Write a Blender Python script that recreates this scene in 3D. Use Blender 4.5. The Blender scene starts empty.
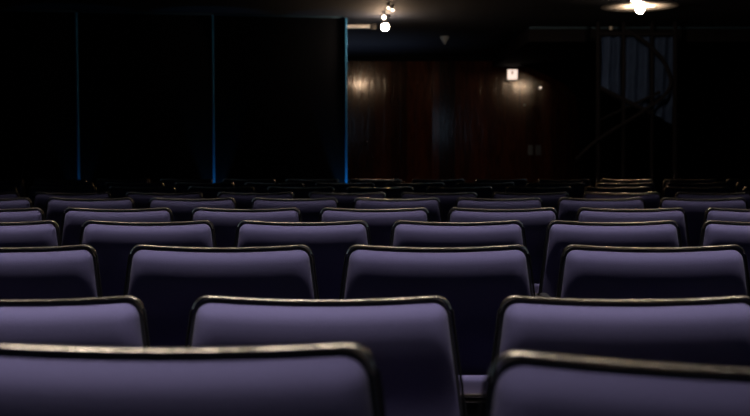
import bpy, bmesh, math, random
from mathutils import Vector, Matrix
random.seed(4)
S = bpy.context.scene
COL = S.collection
R = math.radians
PI = math.pi
F = 1000.0
CAMZ = 1.12
PITCH = math.atan(58.0 / F)          # horizon sits 58 px above the frame's centre

# ------------------------------------------------------------------ camera
cd = bpy.data.cameras.new('camera'); cam = bpy.data.objects.new('camera', cd); COL.objects.link(cam)
cam.location = (0, 0, CAMZ); cam.rotation_euler = (PI/2 - PITCH, 0, 0)
cd.sensor_width = 36; cd.lens = 36 * F / 750; cd.clip_start = .02; cd.clip_end = 100
cd.dof.use_dof = True; cd.dof.focus_distance = 3.3; cd.dof.aperture_fstop = 4.6
S.camera = cam

def ray(px, py):
    a = (px - 375) / F; b = (208 - py) / F
    c, s = math.cos(PITCH), math.sin(PITCH)
    return Vector((a, c + b*s, -s + b*c))
def at(px, py, Y):                    # point seen at a pixel, at distance Y
    d = ray(px, py); return Vector((0, 0, CAMZ)) + d * (Y / d.y)
def on_z(px, py, Z):
    d = ray(px, py); return Vector((0, 0, CAMZ)) + d * ((Z - CAMZ) / d.z)

# --------------------------------------------------------------- materials
def mat(name, col, rough=.6, metal=0, spec=.5, noise=None, bump=0, sheen=0, emit=None, estr=0, coat=0):
    m = bpy.data.materials.new(name); m.use_nodes = True
    nt = m.node_tree; b = nt.nodes['Principled BSDF']
    b.inputs['Base Color'].default_value = (*col, 1)
    b.inputs['Roughness'].default_value = rough
    b.inputs['Metallic'].default_value = metal
    b.inputs['Specular IOR Level'].default_value = spec
    b.inputs['Coat Weight'].default_value = coat
    if sheen:
        b.inputs['Sheen Weight'].default_value = sheen
        b.inputs['Sheen Roughness'].default_value = .5
    if emit:
        b.inputs['Emission Color'].default_value = (*emit, 1)
        b.inputs['Emission Strength'].default_value = estr
    if noise:
        sc, amt = noise
        tc = nt.nodes.new('ShaderNodeTexCoord'); n = nt.nodes.new('ShaderNodeTexNoise')
        n.inputs['Scale'].default_value = sc; n.inputs['Detail'].default_value = 4
        nt.links.new(tc.outputs['Object'], n.inputs['Vector'])
        mx = nt.nodes.new('ShaderNodeMix'); mx.data_type = 'RGBA'
        mx.inputs['A'].default_value = (*[c*(1-amt) for c in col], 1)
        mx.inputs['B'].default_value = (*[min(1, c*(1+amt)) for c in col], 1)
        nt.links.new(n.outputs['Fac'], mx.inputs['Factor'])
        nt.links.new(mx.outputs['Result'], b.inputs['Base Color'])
        if bump:
            bp = nt.nodes.new('ShaderNodeBump'); bp.inputs['Strength'].default_value = bump
            bp.inputs['Distance'].default_value = .002
            nt.links.new(n.outputs['Fac'], bp.inputs['Height'])
            nt.links.new(bp.outputs['Normal'], b.inputs['Normal'])
    return m

M = {}
M['fabric'] = mat('lavender_fabric', (.088, .080, .165), .9, spec=.08, noise=(420, .16), bump=.25, sheen=.06)
M['trim'] = mat('brushed_metal_trim', (.80, .69, .57), .25, metal=1, noise=(22, .3), bump=.9)
M['shell'] = mat('black_painted_steel', (.012, .012, .018), .55, noise=(90, .2), bump=.1)
M['side'] = mat('shaded_rim_side', (.004, .004, .006), .8, spec=.12, noise=(60, .2))  # sides of the metal rim, their shade painted in as black
M['dark_plastic'] = mat('black_plastic', (.012, .012, .014), .5, noise=(50, .2))
M['panel'] = mat('black_felt_panel', (.004, .005, .008), .95, spec=.05, noise=(30, .3), bump=.2)
M['blue_trim'] = mat('blue_painted_trim', (.03, .27, .60), .6, noise=(12, .1))
M['rail'] = mat('dark_blue_rail', (.012, .05, .09), .7, noise=(12, .1))
M['ceiling'] = mat('dark_grey_ceiling', (.022, .028, .042), .8, spec=.2, noise=(1.3, .35), bump=.3)
M['floor'] = mat('dark_carpet', (.02, .02, .028), .95, spec=.1, noise=(160, .3), bump=.4)
M['wall'] = mat('black_wall', (.008, .008, .011), .9, spec=.1, noise=(5, .2))
M['curtain'] = mat('black_velvet', (.003, .003, .004), .95, spec=.05, noise=(60, .2))
M['cloth'] = mat('blue_grey_cloth', (.022, .045, .11), .85, spec=.2, noise=(9, .35), bump=.2)
M['plate'] = mat('grey_plate', (.20, .25, .31), .5, noise=(25, .1))
M['white'] = mat('white_plastic', (.75, .75, .72), .4, noise=(25, .05))
M['grey_metal'] = mat('grey_metal', (.35, .36, .38), .4, metal=1, noise=(25, .1))
M['bulb'] = mat('lit_bulb', (1, .9, .75), .4, emit=(1, .68, .44), estr=340)
M['small_bulb'] = mat('small_lit_bulb', (1, .9, .75), .4, emit=(1, .78, .62), estr=9)
M['sign'] = mat('lit_sign_face', (.9, .8, .7), .4, emit=(1, .78, .66), estr=1.1)
M['mark'] = mat('dark_sign_mark', (.05, .03, .03), .6, noise=(20, .1))

def wood(name):
    m = bpy.data.materials.new(name); m.use_nodes = True
    nt = m.node_tree; b = nt.nodes['Principled BSDF']; L = nt.links.new
    tc = nt.nodes.new('ShaderNodeTexCoord')
    mp = nt.nodes.new('ShaderNodeMapping'); mp.inputs['Scale'].default_value = (1, 1, .12)
    L(tc.outputs['Object'], mp.inputs['Vector'])
    n = nt.nodes.new('ShaderNodeTexNoise'); n.inputs['Scale'].default_value = 16; n.inputs['Detail'].default_value = 6
    n.inputs['Distortion'].default_value = 1.2
    L(mp.outputs['Vector'], n.inputs['Vector'])
    # plank to plank tone
    sx = nt.nodes.new('ShaderNodeSeparateXYZ'); L(tc.outputs['Object'], sx.inputs['Vector'])
    d = nt.nodes.new('ShaderNodeMath'); d.operation = 'DIVIDE'; d.inputs[1].default_value = .32; L(sx.outputs['X'], d.inputs[0])
    fl = nt.nodes.new('ShaderNodeMath'); fl.operation = 'FLOOR'; L(d.outputs[0], fl.inputs[0])
    wn = nt.nodes.new('ShaderNodeTexWhiteNoise'); wn.noise_dimensions = '1D'; L(fl.outputs[0], wn.inputs['W'])
    cr = nt.nodes.new('ShaderNodeValToRGB')
    cr.color_ramp.elements[0].position = .3; cr.color_ramp.elements[0].color = (.05, .014, .006, 1)
    cr.color_ramp.elements[1].position = .7; cr.color_ramp.elements[1].color = (.15, .042, .014, 1)
    L(n.outputs['Fac'], cr.inputs['Fac'])
    mx = nt.nodes.new('ShaderNodeMix'); mx.data_type = 'RGBA'; mx.blend_type = 'MULTIPLY'; mx.inputs['Factor'].default_value = .75
    L(cr.outputs['Color'], mx.inputs['A']); L(wn.outputs['Value'], mx.inputs['B'])
    L(mx.outputs['Result'], b.inputs['Base Color'])
    b.inputs['Roughness'].default_value = .16
    b.inputs['Specular IOR Level'].default_value = .15
    b.inputs['Coat Weight'].default_value = .7; b.inputs['Coat Roughness'].default_value = .10; b.inputs['Coat Tint'].default_value = (1, .8, .62, 1)
    L2 = True
    bp = nt.nodes.new('ShaderNodeBump'); bp.inputs['Strength'].default_value = .14; bp.inputs['Distance'].default_value = .008
    L(n.outputs['Fac'], bp.inputs['Height']); L(bp.outputs['Normal'], b.inputs['Normal']); L(bp.outputs['Normal'], b.inputs['Coat Normal'])
    return m
M['wood'] = wood('varnished_wood')

# ----------------------------------------------------------------- helpers
def obj(name, bm, m, parent=None, smooth=True, loc=None):
    me = bpy.data.meshes.new(name)
    bmesh.ops.recalc_face_normals(bm, faces=bm.faces)
    bm.to_mesh(me); bm.free()
    if smooth:
        for p in me.polygons: p.use_smooth = True
        try: me.set_sharp_from_angle(angle=R(38))
        except Exception: pass
    me.materials.append(m)
    o = bpy.data.objects.new(name, me); COL.objects.link(o)
    if parent: o.parent = parent
    if loc is not None: o.location = loc
    return o
def tag(o, label, cat, group=None, kind=None):
    o['label'] = label; o['category'] = cat
    if group: o['group'] = group
    if kind: o['kind'] = kind
    return o
def thing(name, label, cat, loc=(0,0,0), rz=0, group=None):
    o = bpy.data.objects.new(name, None); COL.objects.link(o)
    o.location = loc; o.rotation_euler = (0, 0, rz); o.empty_display_size = .1
    return tag(o, label, cat, group)
def struct(o, label=None, cat=None):
    o['kind'] = 'structure'
    if label: o['label'] = label
    if cat: o['category'] = cat
    return o
def box(bm, x0, x1, y0, y1, z0, z1, bev=0):
    b2 = bmesh.new()
    v = bmesh.ops.create_cube(b2, size=1)['verts']
    for q in v:
        q.co = Vector((x0 + (q.co.x+.5)*(x1-x0), y0 + (q.co.y+.5)*(y1-y0), z0 + (q.co.z+.5)*(z1-z0)))
    if bev: bmesh.ops.bevel(b2, geom=b2.edges[:], offset=bev, segments=2, affect='EDGES', profile=.5)
    merge(bm, b2)
def merge(bm, b2, mtx=None):
    if mtx: bmesh.ops.transform(b2, matrix=mtx, verts=b2.verts[:])
    me = bpy.data.meshes.new('tmp'); b2.to_mesh(me); b2.free(); bm.from_mesh(me); bpy.data.meshes.remove(me)
def lathe(bm, prof, n=24, mtx=None):
    b2 = bmesh.new(); rings = []
    for r, z in prof:
        rings.append([b2.verts.new((r*math.cos(2*PI*k/n), r*math.sin(2*PI*k/n), z)) for k in range(n)] if r > 1e-6 else [b2.verts.new((0,0,z))])
    for a, b in zip(rings, rings[1:]):
        for k in range(n):
            k2 = (k+1) % n
            if len(a) == 1 and len(b) == 1: continue
            if len(a) == 1: b2.faces.new((a[0], b[k], b[k2]))
            elif len(b) == 1: b2.faces.new((a[k], b[0], a[k2]))
            else: b2.faces.new((a[k], b[k], b[k2], a[k2]))
    merge(bm, b2, mtx)
def tube(bm, pts, r, n=10):
    pts = [Vector(p) for p in pts]; rings = []
    up = Vector((0, 0, 1)); 
    for i, p in enumerate(pts):
        t = (pts[min(i+1, len(pts)-1)] - pts[max(i-1, 0)]).normalized()
        u = t.cross(Vector((0, 1, 0)))
        if u.length < .1: u = t.cross(Vector((1, 0, 0)))
        u.normalize(); w = t.cross(u).normalized()
        rings.append([bm.verts.new(p + r*(math.cos(2*PI*k/n)*u + math.sin(2*PI*k/n)*w)) for k in range(n)])
    for a, b in zip(rings, rings[1:]):
        for k in range(n): bm.faces.new((a[k], a[(k+1)%n], b[(k+1)%n], b[k]))
    bm.faces.new(rings[0]); bm.faces.new(rings[-1][::-1])
def ball(bm, c, r, seg=16):
    lathe(bm, [(r*math.sin(PI*k/seg) if 0 < k < seg else 0, -r*math.cos(PI*k/seg)) for k in range(seg+1)], seg*2, Matrix.Translation(c))

# --------------------------------------------------------- theatre seat
P = .58                      # seat to seat
TOP = .855; BOT = .40        # backrest top and bottom above the floor
HW = .243; FLARE = .125      # half width at the top, flare per metre downwards
RAD = .030; DIP = .012; CURVE = .014; LEAN = math.tan(R(3))
def hw_at(z, inset=0): return HW + FLARE*min(.30, TOP - z) - inset
def bend(x, z):              # where the back surface stands in y (sides come forward)
    return (z - .60)*LEAN - CURVE*(x/HW)**2 + .004
def top_at(x, inset=0): return TOP - inset - DIP*(1 - min(1, (x/HW)**2))
# depth of the padding at a distance below the cushion's top edge: the surface turns
# steadily from facing up to facing slightly down, then runs back in to the lumbar
def _profile():
    out = [0.0]; st = .001
    for k in range(1, 600):
        d = k*st
        if d < .028: th = R(76) + (R(10) - R(76))*(d/.028)
        elif d < .15: th = R(10) + (R(-22) - R(10))*min(1, (d-.028)/.082)
        elif d < .21: th = R(-21)*(1 - (d-.15)/.06)
        else: th = 0
        out.append(out[-1] + math.tan(th)*st)
    return out
PROF = _profile()
def prof(d):
    f = max(0, min(598.9, d/.001)); i = int(f); return PROF[i] + (PROF[i+1]-PROF[i])*(f-i)
def cushion(name, zb, inset, depth, y0, mt, parent, rad=RAD, dome=None):
    """padded slab: fine grid with rounded corners, domed front, flat back"""
    bm = bmesh.new(); NX, NZ = 44, 40
    front, back = {}, {}
    for j in range(NZ+1):
        t = j/NZ; t = .5 - .5*math.cos(PI*t)
        for i in range(NX+1):
            s = -math.cos(PI*i/NX)
            # height first, for the middle of the slab
            zc = zb + t*(TOP - inset - zb)
            half = hw_at(zc, inset)
            dt = TOP - inset - zc
            if dt < rad: half -= rad - math.sqrt(max(0, rad*rad - (rad-dt)**2))
            db = zc - zb
            if db < rad: half -= rad - math.sqrt(max(0, rad*rad - (rad-db)**2))
            x = s*half
            ztop = top_at(x, inset); z = zb + t*(ztop - zb)
            dz_t = (1-t)*(TOP-inset-zb); dz_b = t*(TOP-inset-zb); dx = (1-abs(s))*half
            def edge(d, w): 
                d = min(1, d/w); return math.sqrt(max(0, 1-(1-d)**2))
            y = bend(x, z) + y0
            front[i,j] = bm.verts.new((x, y - (prof(dz_t) + .004)*edge(dz_b, .05)*edge(dx, .045), z))
            back[i,j] = bm.verts.new((x, y + .004, z))
    for d in (front, back):
        for j in range(NZ):
            for i in range(NX):
                bm.faces.new((d[i,j], d[i+1,j], d[i+1,j+1], d[i,j+1]))
    bor = [(i,0) for i in range(NX)] + [(NX,j) for j in range(NZ)] + [(i,NZ) for i in range(NX,0,-1)] + [(0,j) for j in range(NZ,0,-1)]
    for a, b in zip(bor, bor[1:]+bor[:1]):
        bm.faces.new((front[a], front[b], back[b], back[a]))
    bmesh.ops.remove_doubles(bm, verts=bm.verts[:], dist=1e-5)
    return obj(name, bm, mt, parent)
def outline(inset=0, zb=BOT, rad=RAD):
    pts = []
    nx = 28
    hb = hw_at(zb, inset); 
    zs = [zb + (TOP-inset-rad-zb)*k/14 for k in range(15)]
    left = [(-hw_at(z, inset), z) for z in zs]
    arc = []
    for k in range(1, 9):
        a = PI - (PI/2)*k/8
        arc.append((-(hw_at(TOP, inset)-rad) + rad*math.cos(a), TOP-inset-rad + rad*math.sin(a)))
    half = left + arc
    xr = -arc[-1][0]
    mid = [(-xr + 2*xr*k/nx, TOP-inset) for k in range(1, nx)]
    full = half + mid + [(-x, z) for x, z in reversed(half)]
    out = []
    for x, z in full:
        f = (z - zb)/(TOP - inset - zb)
        out.append((x, z - f*DIP*(1-min(1, (x/HW)**2))))
    return out
def sweep(bm, path, a, b, y0, n=10):
    rings = []
    for i, (x, z) in enumerate(path):
        p, q = path[max(i-1,0)], path[min(i+1,len(path)-1)]
        tx, tz = q[0]-p[0], q[1]-p[1]; l = math.hypot(tx, tz); nx_, nz_ = -tz/l, tx/l
        yy = bend(x, z) + y0
        rings.append([bm.verts.new((x + nx_*a*math.cos(2*PI*k/n), yy + b*math.sin(2*PI*k/n), z + nz_*a*math.cos(2*PI*k/n))) for k in range(n)])
    for r0, r1 in zip(rings, rings[1:]):
        for k in range(n): bm.faces.new((r0[k], r0[(k+1)%n], r1[(k+1)%n], r1[k]))
    bm.faces.new(rings[0]); bm.faces.new(rings[-1][::-1])

def make_seat():
    t = thing('theater_seat', '', 'seat')
    # backrest: steel shell, metal edge, padded cushion
    bm = bmesh.new(); path = outline(.004)
    f = [bm.verts.new((x, bend(x, z)+.004, z)) for x, z in path]
    # shell as a shallow tray: strips between mirrored outline points
    n = len(path); h = n//2
    for side, off in ((0, .006), (1, .024)):
        vs = []
        for k in range(h+1):
            (x0, z0), (x1, z1) = path[k], path[n-1-k]
            vs.append([bm.verts.new((x0+(x1-x0)*m_/12, bend(x0+(x1-x0)*m_/12, z0 + (z1-z0)*m_/12)+off,
                                     z0 if k < 15 else top_at(x0+(x1-x0)*m_/12, .004) - (TOP-.004 - DIP*(1-min(1,(x0/HW)**2)) - z0)*1.0)) for m_ in range(13)])
        for a, b in zip(vs, vs[1:]):
            for m_ in range(12):
                try: bm.faces.new((a[m_], a[m_+1], b[m_+1], b[m_]))
                except ValueError: pass
        if side == 0: v0 = vs
        else:
            for k in range(h):
                for c in (0, 12): bm.faces.new((v0[k][c], v0[k+1][c], vs[k+1][c], vs[k][c]))
            for m_ in range(12): bm.faces.new((v0[0][m_], v0[0][m_+1], vs[0][m_+1], vs[0][m_]))
    for v in f: bm.verts.remove(v)
    shell = obj('backrest', bm, M['shell'], t)
    full = outline(0); cut = 15
    bm = bmesh.new(); sweep(bm, full[cut:len(full)-cut], .0031, .0062, .008)
    e = obj('edge_trim', bm, M['trim'], shell)
    for part in (full[:cut+1], full[len(full)-cut-1:]):
        bm = bmesh.new(); sweep(bm, part, .0027, .0055, .008); obj('side_edge', bm, M['side'], shell)
    e['label'] = 'polished metal edge trim'
    c = cushion('back_cushion', BOT+.015, .011, 0, .004, M['fabric'], t, rad=.026)
    c['label'] = 'lavender padded fabric cushion'
    # tipped-up seat: fabric nose on top, metal rim, black pan towards the aisle
    seat = thing('seat', '', 'seat'); 
    for k in ('label', 'category'): del seat[k]
    seat.parent = t
    bpy.data.objects.remove(seat)
    def slab(name, mt, y0, y1, z0, z1, hwid, bev, par):
        bm = bmesh.new(); box(bm, -hwid, hwid, y0, y1, z0, z1)
        bmesh.ops.bevel(bm, geom=bm.edges[:], offset=bev, segments=4, affect='EDGES', profile=.6)
        o = obj(name, bm, mt, par)
        o.rotation_euler = (R(-6), 0, 0); o.location = (0, -.095, .36)
        return o
    pan = slab('seat_pan', M['shell'], -.045, -.018, -.15, .120, .245, .010, t)
    sc = slab('seat_cushion', M['fabric'], -.040, .030, -.15, .160, .240, .016, t)
    bm = bmesh.new(); 
    box(bm, -.243, .243, -.064, -.030, .112, .121, .002)
    box(bm, -.243, .243, -.058, -.032, .098, .106, .002)
    tr = obj('seat_trim', bm, M['trim'], pan)
    return t
def stand(t, sd):
    def bx(bm, a, b, *q, **k): box(bm, min(sd*a, sd*b), max(sd*a, sd*b), *q, **k)
    bm = bmesh.new()
    bx(bm, .258, .282, -.20, -.10, .02, .57, bev=.006); bx(bm, .256, .285, -.24, .06, 0, .022, bev=.005)
    obj('leg', bm, M['shell'], t)
    bm = bmesh.new(); bx(bm, .253, .286, -.30, -.05, .565, .592, bev=.010); obj('armrest', bm, M['dark_plastic'], t)
proto = make_seat()
stand(proto, 1); stand(proto, -1)
def copy_tree(o, parent=None):
    c = o.copy(); COL.objects.link(c); c.parent = parent
    for ch in list(o.children): copy_tree(ch, c)
    return c
used = False
def place(x, y, z, rz, label, group, first):
    global used
    o = copy_tree(proto) if used else proto
    used = True
    o.location = (x, y, z); o.rotation_euler = (0, 0, rz)
    o['label'] = label; o['group'] = group
    return o

ordn = ['leftmost', 'second from the left', 'third from the left', 'fourth from the left', 'fifth from the left',
        'sixth from the left', 'seventh from the left', 'eighth from the left', 'ninth from the left', 'tenth from the left',
        'eleventh from the left', 'twelfth from the left', 'thirteenth from the left']
rown = ['', 'nearest', 'second', 'third', 'fourth', 'fifth', 'sixth', 'seventh', 'eighth', 'ninth', 'farthest']
# distance of each row and the pixel column of one seat's centre in it, the left seat's index and the count
rows = {2: (1.86, 321), 3: (2.66, 438), 4: (3.72, 302.5), 5: (4.50, 374.5), 6: (5.66, 397), 7: (6.32, 439), 8: (7.3, 380), 9: (8.25, 415), 10: (9.2, 375)}
row_end = {}
for r, (Y, pc) in rows.items():
    xc = (pc - 375)/F*Y
    half = .375*Y - .02
    k0 = -int((half + xc + P/2 - .03)/P); k1 = int((half - xc + P/2 - .03)/P)
    n = 0
    for k in range(k0, k1+1):
        x = xc + k*P
        pos = ordn[n]
        if k == k1: pos = 'rightmost'
        what = 'lavender padded seat' if r < 7 else 'dim dark padded seat'
        rn = rown[r] + (' row from the camera' if r not in (1, 10) else (' row' if r == 10 else ' row'))
        dz = {2: -.009, 3: .012, 4: .003, 5: .006, 6: -.004}.get(r, 0)
        place(x, Y, dz, random.uniform(-.006, .006), '%s, %s in the %s' % (what, pos, rn), 'theatre seats in the %s row' % rown[r], n == 0)
        n += 1
# nearest row, on the riser the camera stands on
RISE = .064
def near_seat(px_corner, side, Y, rz, label, first):
    xc = (px_corner - 375)/F*Y
    x = xc - side*(HW)*math.cos(rz)
    y = Y - side*HW*math.sin(rz)
    return place(x, y, RISE, rz, label, 'theatre seats in the nearest row', first)
near_seat(374, 1, 1.02, R(-2), 'large blurred padded theatre seat in the nearest row, left of the gap', True)
near_seat(490, -1, .985, R(-12.5), 'large blurred padded theatre seat in the nearest row, angled at the lower right corner', True)
# the angled seat shares the armrest of its neighbour: its own left one is left off
for o_ in [o for o in COL.objects if o.get('label', '').endswith('lower right corner')]:
    for ch in list(o_.children):
        if ch.name.startswith(('leg', 'armrest')) and sum(v.co.x for v in ch.data.vertices) < 0: bpy.data.objects.remove(ch)
# the row the camera leans over
for k, x in enumerate((-1.02, -.44, .14, .72)):
    o = place(x, .10, RISE, 0, 'theatre seat directly beneath the camera', 'theatre seats beneath the camera', k == 0)

# ------------------------------------------------------------------ room
CEIL = CAMZ + 1.86
XL, XR = -7.5, 8.5
def slabobj(name, x0, x1, y0, y1, z0, z1, m, bev=0):
    bm = bmesh.new(); box(bm, x0, x1, y0, y1, z0, z1, bev); return obj(name, bm, m, smooth=False)
struct(slabobj('floor', XL, XR, -7, 20.4, -.12, 0, M['floor']))
struct(slabobj('floor_riser', XL, XR, -7, 1.25, 0, RISE, M['floor'])).name = 'floor_riser'
struct(slabobj('ceiling', XL, XR, -7, 20.4, CEIL, CEIL+.12, M['ceiling']))
struct(slabobj('wall_left', XL-.12, XL, -7, 20.4, 0, CEIL, M['wall']))
struct(slabobj('wall_right', XR, XR+.12, -7, 20.4, 0, CEIL, M['wall']))
struct(slabobj('wall_rear', XL, XR, -7.12, -7, 0, CEIL, M['wall']))

# back wall of vertical varnished planks
WY = 20.0
bm = bmesh.new()
x = -7.5; pi_ = 0
while x < 4.6:
    w = .32
    # each board stands slightly turned, to place the lamps' reflections in the varnish
    xm = x + w/2; a = R(-2.4) if xm < 1.1 else R(2.7) + R(random.uniform(-.4, .4))
    b2 = bmesh.new(); box(b2, -w/2+.004, w/2-.004, 0, .05, 0, CEIL)
    merge(bm, b2, Matrix.Translation((x+w/2, WY+.01, 0)) @ Matrix.Rotation(-a, 4, 'Z'))
    x += w
box(bm, XL, 4.6, WY+.03, WY+.3, 0, CEIL)
struct(obj('wall_back', bm, M['wood'], smooth=False))
bm = bmesh.new(); box(bm, 4.6, XR, WY, WY+.3, 0, CEIL)
struct(obj('wall_back_right', bm, M['wall'], smooth=False))
# black header where the back wall meets the ceiling
bm = bmesh.new(); box(bm, XL, 4.6, WY-.05, WY, CEIL-.10, CEIL)
struct(obj('trim_1', bm, M['wall'], smooth=False))

# black acoustic panels standing across the left half, with blue edge strips
Pa, Pb = on_z(0, 8.5, CEIL), on_z(346, 16, CEIL)
dirv = (Pb - Pa); 
def on_panel(px):                 # point of the panel line seen at a pixel column
    d = ray(px, 120); a = math.atan2(dirv.y, dirv.x)
    t = (Pa.x*dirv.y - Pa.y*dirv.x)/(d.x*dirv.y - d.y*dirv.x)
    return Vector((d.x*t, d.y*t, 0))
edges = [on_panel(p) for p in (-62, 78, 213.5, 346)]
far_left = edges[0] + (edges[0]-edges[1])*1.6
ang = math.atan2(dirv.y, dirv.x)
pn = ['tall black felt acoustic panel at the left edge of view', 'tall black felt acoustic panel left of the first full blue strip',
      'tall black felt acoustic panel between the two left blue strips', 'tall black felt acoustic panel ending at the wooden wall']
pn = ['tall black panel far left, outside of the leftmost seats', 'tall black panel at the left edge, left of the leftmost blue strip',
      'tall black panel between the leftmost and middle blue strips', 'tall black panel between the middle blue strip and the wooden wall']
pts = [far_left] + edges
for i, (a, b) in enumerate(zip(pts, pts[1:])):
    L = (b-a).length
    t = thing('acoustic_panel', pn[i], 'panel', (a.x, a.y, 0), ang, 'tall black acoustic panels')
    bm = bmesh.new(); box(bm, .016, L-.016, 0, .08, .05, CEIL-.03, .006); obj('felt_board', bm, M['panel'], t)
    bm = bmesh.new(); box(bm, .02, L-.02, .01, .07, 0, .05); obj('plinth', bm, M['shell'], t)
    bm = bmesh.new(); box(bm, 0.016, L-.016, -.012, .09, CEIL-.03, CEIL-.004, .003); obj('top_rail', bm, M['rail'], t)
sl = ['faint blue vertical strip at the far left', 'faint blue vertical strip, leftmost in view', 'blue vertical strip, middle one, on the black panels',
      'bright blue vertical strip beside the wooden wall']
spw = [0, 4.5, 12, 24]
for i, e in enumerate(edges):
    if i == 0: continue
    bm = bmesh.new(); box(bm, -.013, .013, -.03, .09, .02, CEIL-.03, .004)
    o = obj('edge_strip', bm, M['blue_trim'], loc=(e.x, e.y, 0)); o.rotation_euler = (0, 0, ang)
    tag(o, sl[i], 'strip', 'blue edge strips on the black panels')
    ld = bpy.data.lights.new('uplight', 'SPOT'); ld.energy = spw[i]; ld.color = (.12, .55, 1); ld.spot_size = R(38); ld.spot_blend = .5  # unseen spot added to brighten the strip towards its foot
    ld.shadow_soft_size = .02
    lo = bpy.data.objects.new('uplight', ld); COL.objects.link(lo)
    src = Vector((e.x, e.y, 0)) + Vector((math.sin(ang), -math.cos(ang), 0))*.16 + Vector((0, 0, .12))
    lo.location = src
    tgt = Vector((e.x, e.y, 1.35)) + Vector((math.sin(ang), -math.cos(ang), 0))*.02
    lo.rotation_euler = (tgt-src).to_track_quat('-Z', 'Y').to_euler()
    u = thing('added_uplight', 'small black added floor uplight, unseen, under the %s blue strip' % ['', 'leftmost', 'middle', 'rightmost'][i], 'lamp', (src.x, src.y, 0), 0, 'added floor uplights')
    bm = bmesh.new(); lathe(bm, [(0, 0), (.04, 0), (.04, .015), (.012, .02), (.012, .05), (.028, .055), (.032, .10), (.026, .10), (.024, .07), (0, .07)], 16)
    obj('housing', bm, M['dark_plastic'], u)

# ----------------------------------------------- black curtain on the right
CY = 19.3
bm = bmesh.new()
# outline (pixels) of the curtain's left edge from ceiling down
le = [(520, 58), (520, 62), (524, 66), (532, 69), (545, 75), (562, 83), (574, 93), (579, 105), (580, 125), (580, 160), (581, 225)]
cols = 90
xr = XR - .05
grid = []
for j, (px, py) in enumerate(le):
    p = at(px, py, CY); z = max(.02, p.z) if j else 2.74
    row = []
    for i in range(cols+1):
        x = p.x + (xr - p.x)*i/cols
        y = CY + .06*math.sin((xr-x)*14 + .3*math.sin(z*2))
        row.append((x, y, z))
    grid.append(row)
F_ = [[bm.verts.new(v) for v in r] for r in grid]; B_ = [[bm.verts.new((v[0], v[1]+.015, v[2])) for v in r] for r in grid]
for a, b, c, d in zip(F_, F_[1:], B_, B_[1:]):
    for i in range(cols):
        bm.faces.new((a[i], a[i+1], b[i+1], b[i])); bm.faces.new((c[i], c[i+1], d[i+1], d[i]))
    bm.faces.new((a[0], b[0], d[0], c[0])); bm.faces.new((a[-1], b[-1], d[-1], c[-1]))
for i in range(cols):
    bm.faces.new((F_[-1][i], F_[-1][i+1], B_[-1][i+1], B_[-1][i])); bm.faces.new((F_[0][i], F_[0][i+1], B_[0][i+1], B_[0][i]))
tag(obj('black_curtain', bm, M['curtain']), 'black pleated curtain covering the right side of the back', 'curtain')
struct(slabobj('ceiling_soffit', 2.33, XR, 15.3, 20, 2.76, CEIL, M['wall'], .01)).name = 'ceiling_soffit'
bm = bmesh.new(); box(bm, 2.33, XR, 15.24, 15.3, CEIL-.03, CEIL, .004)
struct(obj('trim_2', bm, M['rail'], smooth=False))

# blue-grey cloth hung in front of it, on a dark metal frame
def strip_cloth(name, cor, Y, label, folds):
    bm = bmesh.new(); NU, NV = 24, 24; g = []
    for j in range(NV+1):
        v = j/NV; row = []
        for i in range(NU+1):
            u = i/NU
            px = (cor[0][0]*(1-u)+cor[1][0]*u)*(1-v) + (cor[3][0]*(1-u)+cor[2][0]*u)*v
            py = (cor[0][1]*(1-u)+cor[1][1]*u)*(1-v) + (cor[3][1]*(1-u)+cor[2][1]*u)*v
            q = at(px, py, Y); q.y += .035*math.sin(u*folds*2*PI + 1.3*v) + .012*math.sin(v*9+u*4)
            row.append(q)
        g.append(row)
    A = [[bm.verts.new(q) for q in r] for r in g]; Bk = [[bm.verts.new(q+Vector((0,.006,0))) for q in r] for r in g]
    for j in range(NV):
        for i in range(NU):
            bm.faces.new((A[j][i], A[j][i+1], A[j+1][i+1], A[j+1][i])); bm.faces.new((Bk[j][i], Bk[j][i+1], Bk[j+1][i+1], Bk[j+1][i]))
    for j in range(NV):
        for c in (0, NU): bm.faces.new((A[j][c], A[j+1][c], Bk[j+1][c], Bk[j][c]))
    for i in range(NU):
        for c in (0, NV): bm.faces.new((A[c][i], A[c][i+1], Bk[c][i+1], Bk[c][i]))
    return tag(obj(name, bm, M['cloth']), label, 'cloth', 'blue-grey cloths on the frame')
FY = 14.6
strip_cloth('hanging_cloth', [(602, 33), (621, 33), (621, 103), (602, 88)], FY+.12, 'narrow blue-grey cloth hanging at the left of the frame', 2)
strip_cloth('hanging_cloth', [(626, 33), (650, 33), (650, 112), (626, 105)], FY+.12, 'blue-grey cloth hanging in the middle of the frame', 2)
strip_cloth('hanging_cloth', [(654, 33), (674, 33), (671, 124), (654, 114)], FY+.12, 'blue-grey cloth hanging at the right of the frame', 1.5)
t = thing('scaffold_frame', 'dark metal frame with diagonal braces carrying the blue-grey cloths', 'frame', (at(637, 100, FY).x, FY, 0))
def tube_obj(name, pix, r, parent, m=M['wall'], Y=FY, z_over=None):
    bm = bmesh.new(); q = [at(a, b, Y) - parent.location for a, b in pix]
    if z_over:
        for i, zz in z_over.items(): q[i].z = zz
    tube(bm, q, r); return obj(name, bm, m, parent)
tube_obj('post', [(598, 33), (598, 200)], .03, t, M['wall'], z_over={0: CEIL-.01, 1: 0})
tube_obj('post', [(675, 33), (675, 200)], .03, t, z_over={0: CEIL-.01, 1: 0})
tube_obj('post', [(623.5, 33), (623.5, 200)], .025, t, z_over={0: CEIL-.01, 1: 0})
tube_obj('post', [(652, 33), (652, 200)], .025, t, z_over={0: CEIL-.01, 1: 0})
tube_obj('top_bar', [(598, 34), (675, 34)], .03, t)
tube_obj('brace', [(600, 88), (652, 114)], .035, t)
tube_obj('brace', [(600, 120), (660, 92)], .02, t)
arc = []
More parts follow.
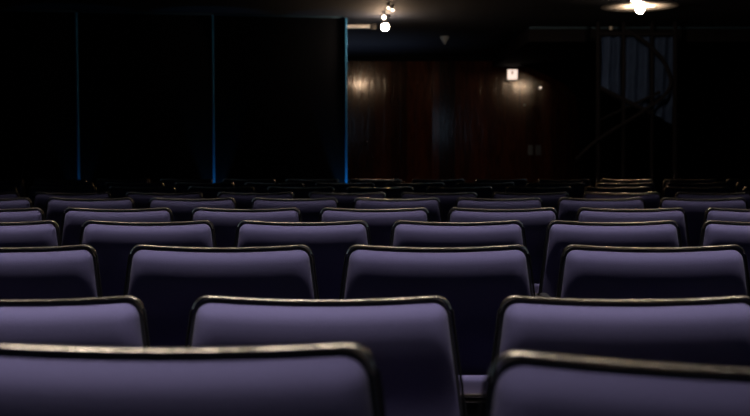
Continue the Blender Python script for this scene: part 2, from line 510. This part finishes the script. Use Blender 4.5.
for a, b in [(628, 30), (645, 42), (660, 56), (668, 70), (671, 84), (664, 96), (648, 108), (630, 120), (610, 132), (590, 146), (576, 160)]: arc.append((a, b))
# smooth the arc
sm = []
for i in range(len(arc)-1):
    for k in range(4):
        u = k/4; p0 = arc[max(i-1,0)]; p1 = arc[i]; p2 = arc[i+1]; p3 = arc[min(i+2, len(arc)-1)]
        sm.append(tuple(.5*((2*p1[c]) + (-p0[c]+p2[c])*u + (2*p0[c]-5*p1[c]+4*p2[c]-p3[c])*u*u + (-p0[c]+3*p1[c]-3*p2[c]+p3[c])*u**3) for c in (0,1)))
sm.append(arc[-1])
tube_obj('curved_rail', sm, .028, t, M['wall'], FY-.05)

# -------------------------------------------------------- lamps at the back
def globe_lamp(px, py, label, drop, power):
    p = on_z(px, py, CEIL - drop)
    t = thing('ceiling_lamp', label, 'lamp', (p.x, p.y, CEIL), 0, 'lit ceiling lamps at the back')
    bm = bmesh.new(); lathe(bm, [(0, 0), (.07, 0), (.07, -.02), (.02, -.03), (.02, -drop+.06), (.045, -drop+.055), (.045, -drop+.04), (0, -drop+.04)], 20); obj('mount', bm, M['dark_plastic'], t)
    bm = bmesh.new(); ball(bm, Vector((0, 0, -drop)), .052); obj('bulb', bm, M['bulb'], t)
    return t, p
t1, p1 = globe_lamp(385, 27, 'glowing ceiling lamp beside the black panels', .16, 1)
t2, p2 = globe_lamp(640, 9, 'glowing ceiling lamp above the hanging cloths', .14, 1)
bm = bmesh.new(); lathe(bm, [(.06, -.05), (.46, -.105), (.47, -.112), (.46, -.115), (.06, -.10)], 40); obj('reflector', bm, M['white'], t2)
# second small bulb and two tiny lights above the first lamp, and a pale pipe
for px, py, rr, lb in ((384, 17.5, .028, 'small glowing bulb just above the left ceiling lamp'), (388.5, 8, .013, 'tiny point light up left of its twin'), (392.5, 10, .016, 'tiny point light, lower right of its twin'),
                       (636, .5, .05, 'glowing bulb cut by the top edge above the right ceiling lamp')):
    q = on_z(px, py, CEIL-.06)
    t = thing('small_lamp', lb, 'lamp', (q.x, q.y, CEIL), 0, 'small ceiling lights')
    bm = bmesh.new(); lathe(bm, [(0, 0), (.03, 0), (.03, -.012), (.01, -.016), (.01, -.05), (0, -.05)], 14); obj('mount', bm, M['dark_plastic'], t)
    bm = bmesh.new(); ball(bm, Vector((0, 0, -.06)), rr, 10); obj('bulb', bm, M['bulb'] if rr > .04 else M['small_bulb'], t)
q0, q1 = at(345, 26.5, 14.9), at(370, 26.5, 14.9)
bm = bmesh.new(); tube(bm, [q0, q1], .030, 14); 
tag(obj('ceiling_pipe', bm, M['white']), 'pale short pipe left of the left ceiling lamp', 'pipe')
bm = bmesh.new(); box(bm, q1.x, q1.x+.10, 14.84, 14.96, q1.z-.05, CEIL, .01)
tag(obj('junction_box', bm, M['dark_plastic']), 'dark junction box between the pipe and the lamp', 'box')

# small cone detector on the ceiling
q = on_z(444.5, 36.5, CEIL)
t = thing('ceiling_detector', 'small grey cone shaped detector under the ceiling', 'detector', (q.x, q.y, CEIL))
bm = bmesh.new(); lathe(bm, [(0, 0), (.075, 0), (.075, -.02), (.03, -.10), (.012, -.125), (0, -.125)], 20); obj('cone', bm, M['plate'], t)
q = on_z(611, 26, CEIL)
bm = bmesh.new(); ball(bm, Vector((q.x, q.y, CEIL-.03)), .03, 10); tag(obj('sprinkler', bm, M['white']), 'tiny pale sprinkler head at the top of the frame', 'sprinkler')

# ------------------------------------------------ things on the wooden wall
def wall_box(name, px0, py0, px1, py1, Y0, Y1, m, parent=None, bev=.004):
    a, b = at(px0, py1, Y0), at(px1, py0, Y0); bm = bmesh.new()
    off = parent.location if parent else Vector((0,0,0))
    box(bm, a.x-off.x, b.x-off.x, Y0-off.y, Y1-off.y, a.z-off.z, b.z-off.z, bev); return obj(name, bm, m, parent, smooth=False)
c = at(512.5, 74.5, WY)
t = thing('lit_sign', 'small square glowing white sign high on the wooden wall', 'sign', (c.x, WY, c.z))
wall_box('housing', 506.8, 68.8, 518.2, 80.2, WY-.08, WY-.0, M['dark_plastic'], t)
wall_box('lit_face', 507.5, 69.5, 517.5, 79.5, WY-.09, WY-.08, M['sign'], t, .003)
wall_box('sign_mark', 511.5, 71, 513.2, 74.2, WY-.094, WY-.09, M['mark'], t, 0)
for a, b, lb in ((528, 533.2, 'left grey switch plate on the wooden wall'), (535.6, 541, 'right grey switch plate on the wooden wall')):
    c = at((a+b)/2, 150, WY)
    t = thing('switch_plate', lb, 'switch', (c.x, WY, c.z), 0, 'grey switch plates')
    wall_box('plate', a, 145, b, 155, WY-.015, WY, M['plate'], t)
    wall_box('toggle', (a+b)/2-.7, 148.5, (a+b)/2+.7, 151.5, WY-.035, WY-.015, M['plate'], t)
c = at(540, 88, WY)
t = thing('wall_alarm', 'small round pale alarm light right of the lit sign', 'alarm', (c.x, WY, c.z))
bm = bmesh.new(); lathe(bm, [(0, 0), (.045, 0), (.045, .02), (.03, .04), (0, .05)], 18, Matrix.Rotation(PI/2, 4, 'X')); obj('base', bm, M['white'], t)
bm = bmesh.new(); ball(bm, Vector((0, -.050, .005)), .008, 8); obj('indicator', bm, M['small_bulb'], t)
c = at(524.5, 105, WY)
bm = bmesh.new(); lathe(bm, [(0, 0), (.022, 0), (.022, .02), (0, .03)], 14, Matrix.Translation(c) @ Matrix.Rotation(PI/2, 4, 'X'))
tag(obj('wall_sensor', bm, M['white']), 'tiny pale sensor below the lit sign', 'sensor')

# -------------------------------------------------------------- lights
def area(name, loc, rot, sx, sy, e, col):
    d = bpy.data.lights.new(name, 'AREA'); d.shape = 'RECTANGLE'; d.size = sx; d.size_y = sy; d.energy = e; d.color = col
    o = bpy.data.objects.new(name, d); COL.objects.link(o); o.location = loc; o.rotation_euler = rot; return o
# faint blue fill added behind the camera to lift the seats' lower faces
area('camera_side_fill', (-.6, -6.2, 2.2), (R(83), 0, R(-4)), 3.0, 1.4, 7.0, (.45, .70, 1))
# rows of slim downlights in the ceiling over the seats
for k, (ly, e) in enumerate(((.86, 7), (1.68, 8), (2.48, 9), (3.52, 10), (4.34, 7.2), (5.46, 3.9), (6.2, .8))):
    o = area('downlight_strip', (-.1, ly + (.24 if k == 0 else .10), CEIL-.02), (0, 0, 0), 3.6 + ly*.5, .6 if k == 0 else .11, e*(2.1 if k == 0 else 1.8), (1, .92, .87))
    o.data.spread = R(38)
    if k == 0:                              # the first strip is shorter and sits to the left
        o.data.size = 2.3; o.location.x = -.92; o.data.spread = R(56); o.data.energy *= .72

area('ceiling_fill', (-.7, 17.6, .25), (PI, 0, 0), 1.0, .5, 5, (.72, .8, 1)).data.spread = R(90)  # unseen blue-grey light added to brighten the ceiling at the back
w = bpy.data.worlds.new('world'); S.world = w; w.use_nodes = True
w.node_tree.nodes['Background'].inputs['Color'].default_value = (.3, .4, .7, 1)
w.node_tree.nodes['Background'].inputs['Strength'].default_value = .0
S.view_settings.view_transform = 'Standard'; S.view_settings.look = 'None'; S.view_settings.gamma = 1
S.view_settings.use_curve_mapping = False; S.view_settings.exposure = 0
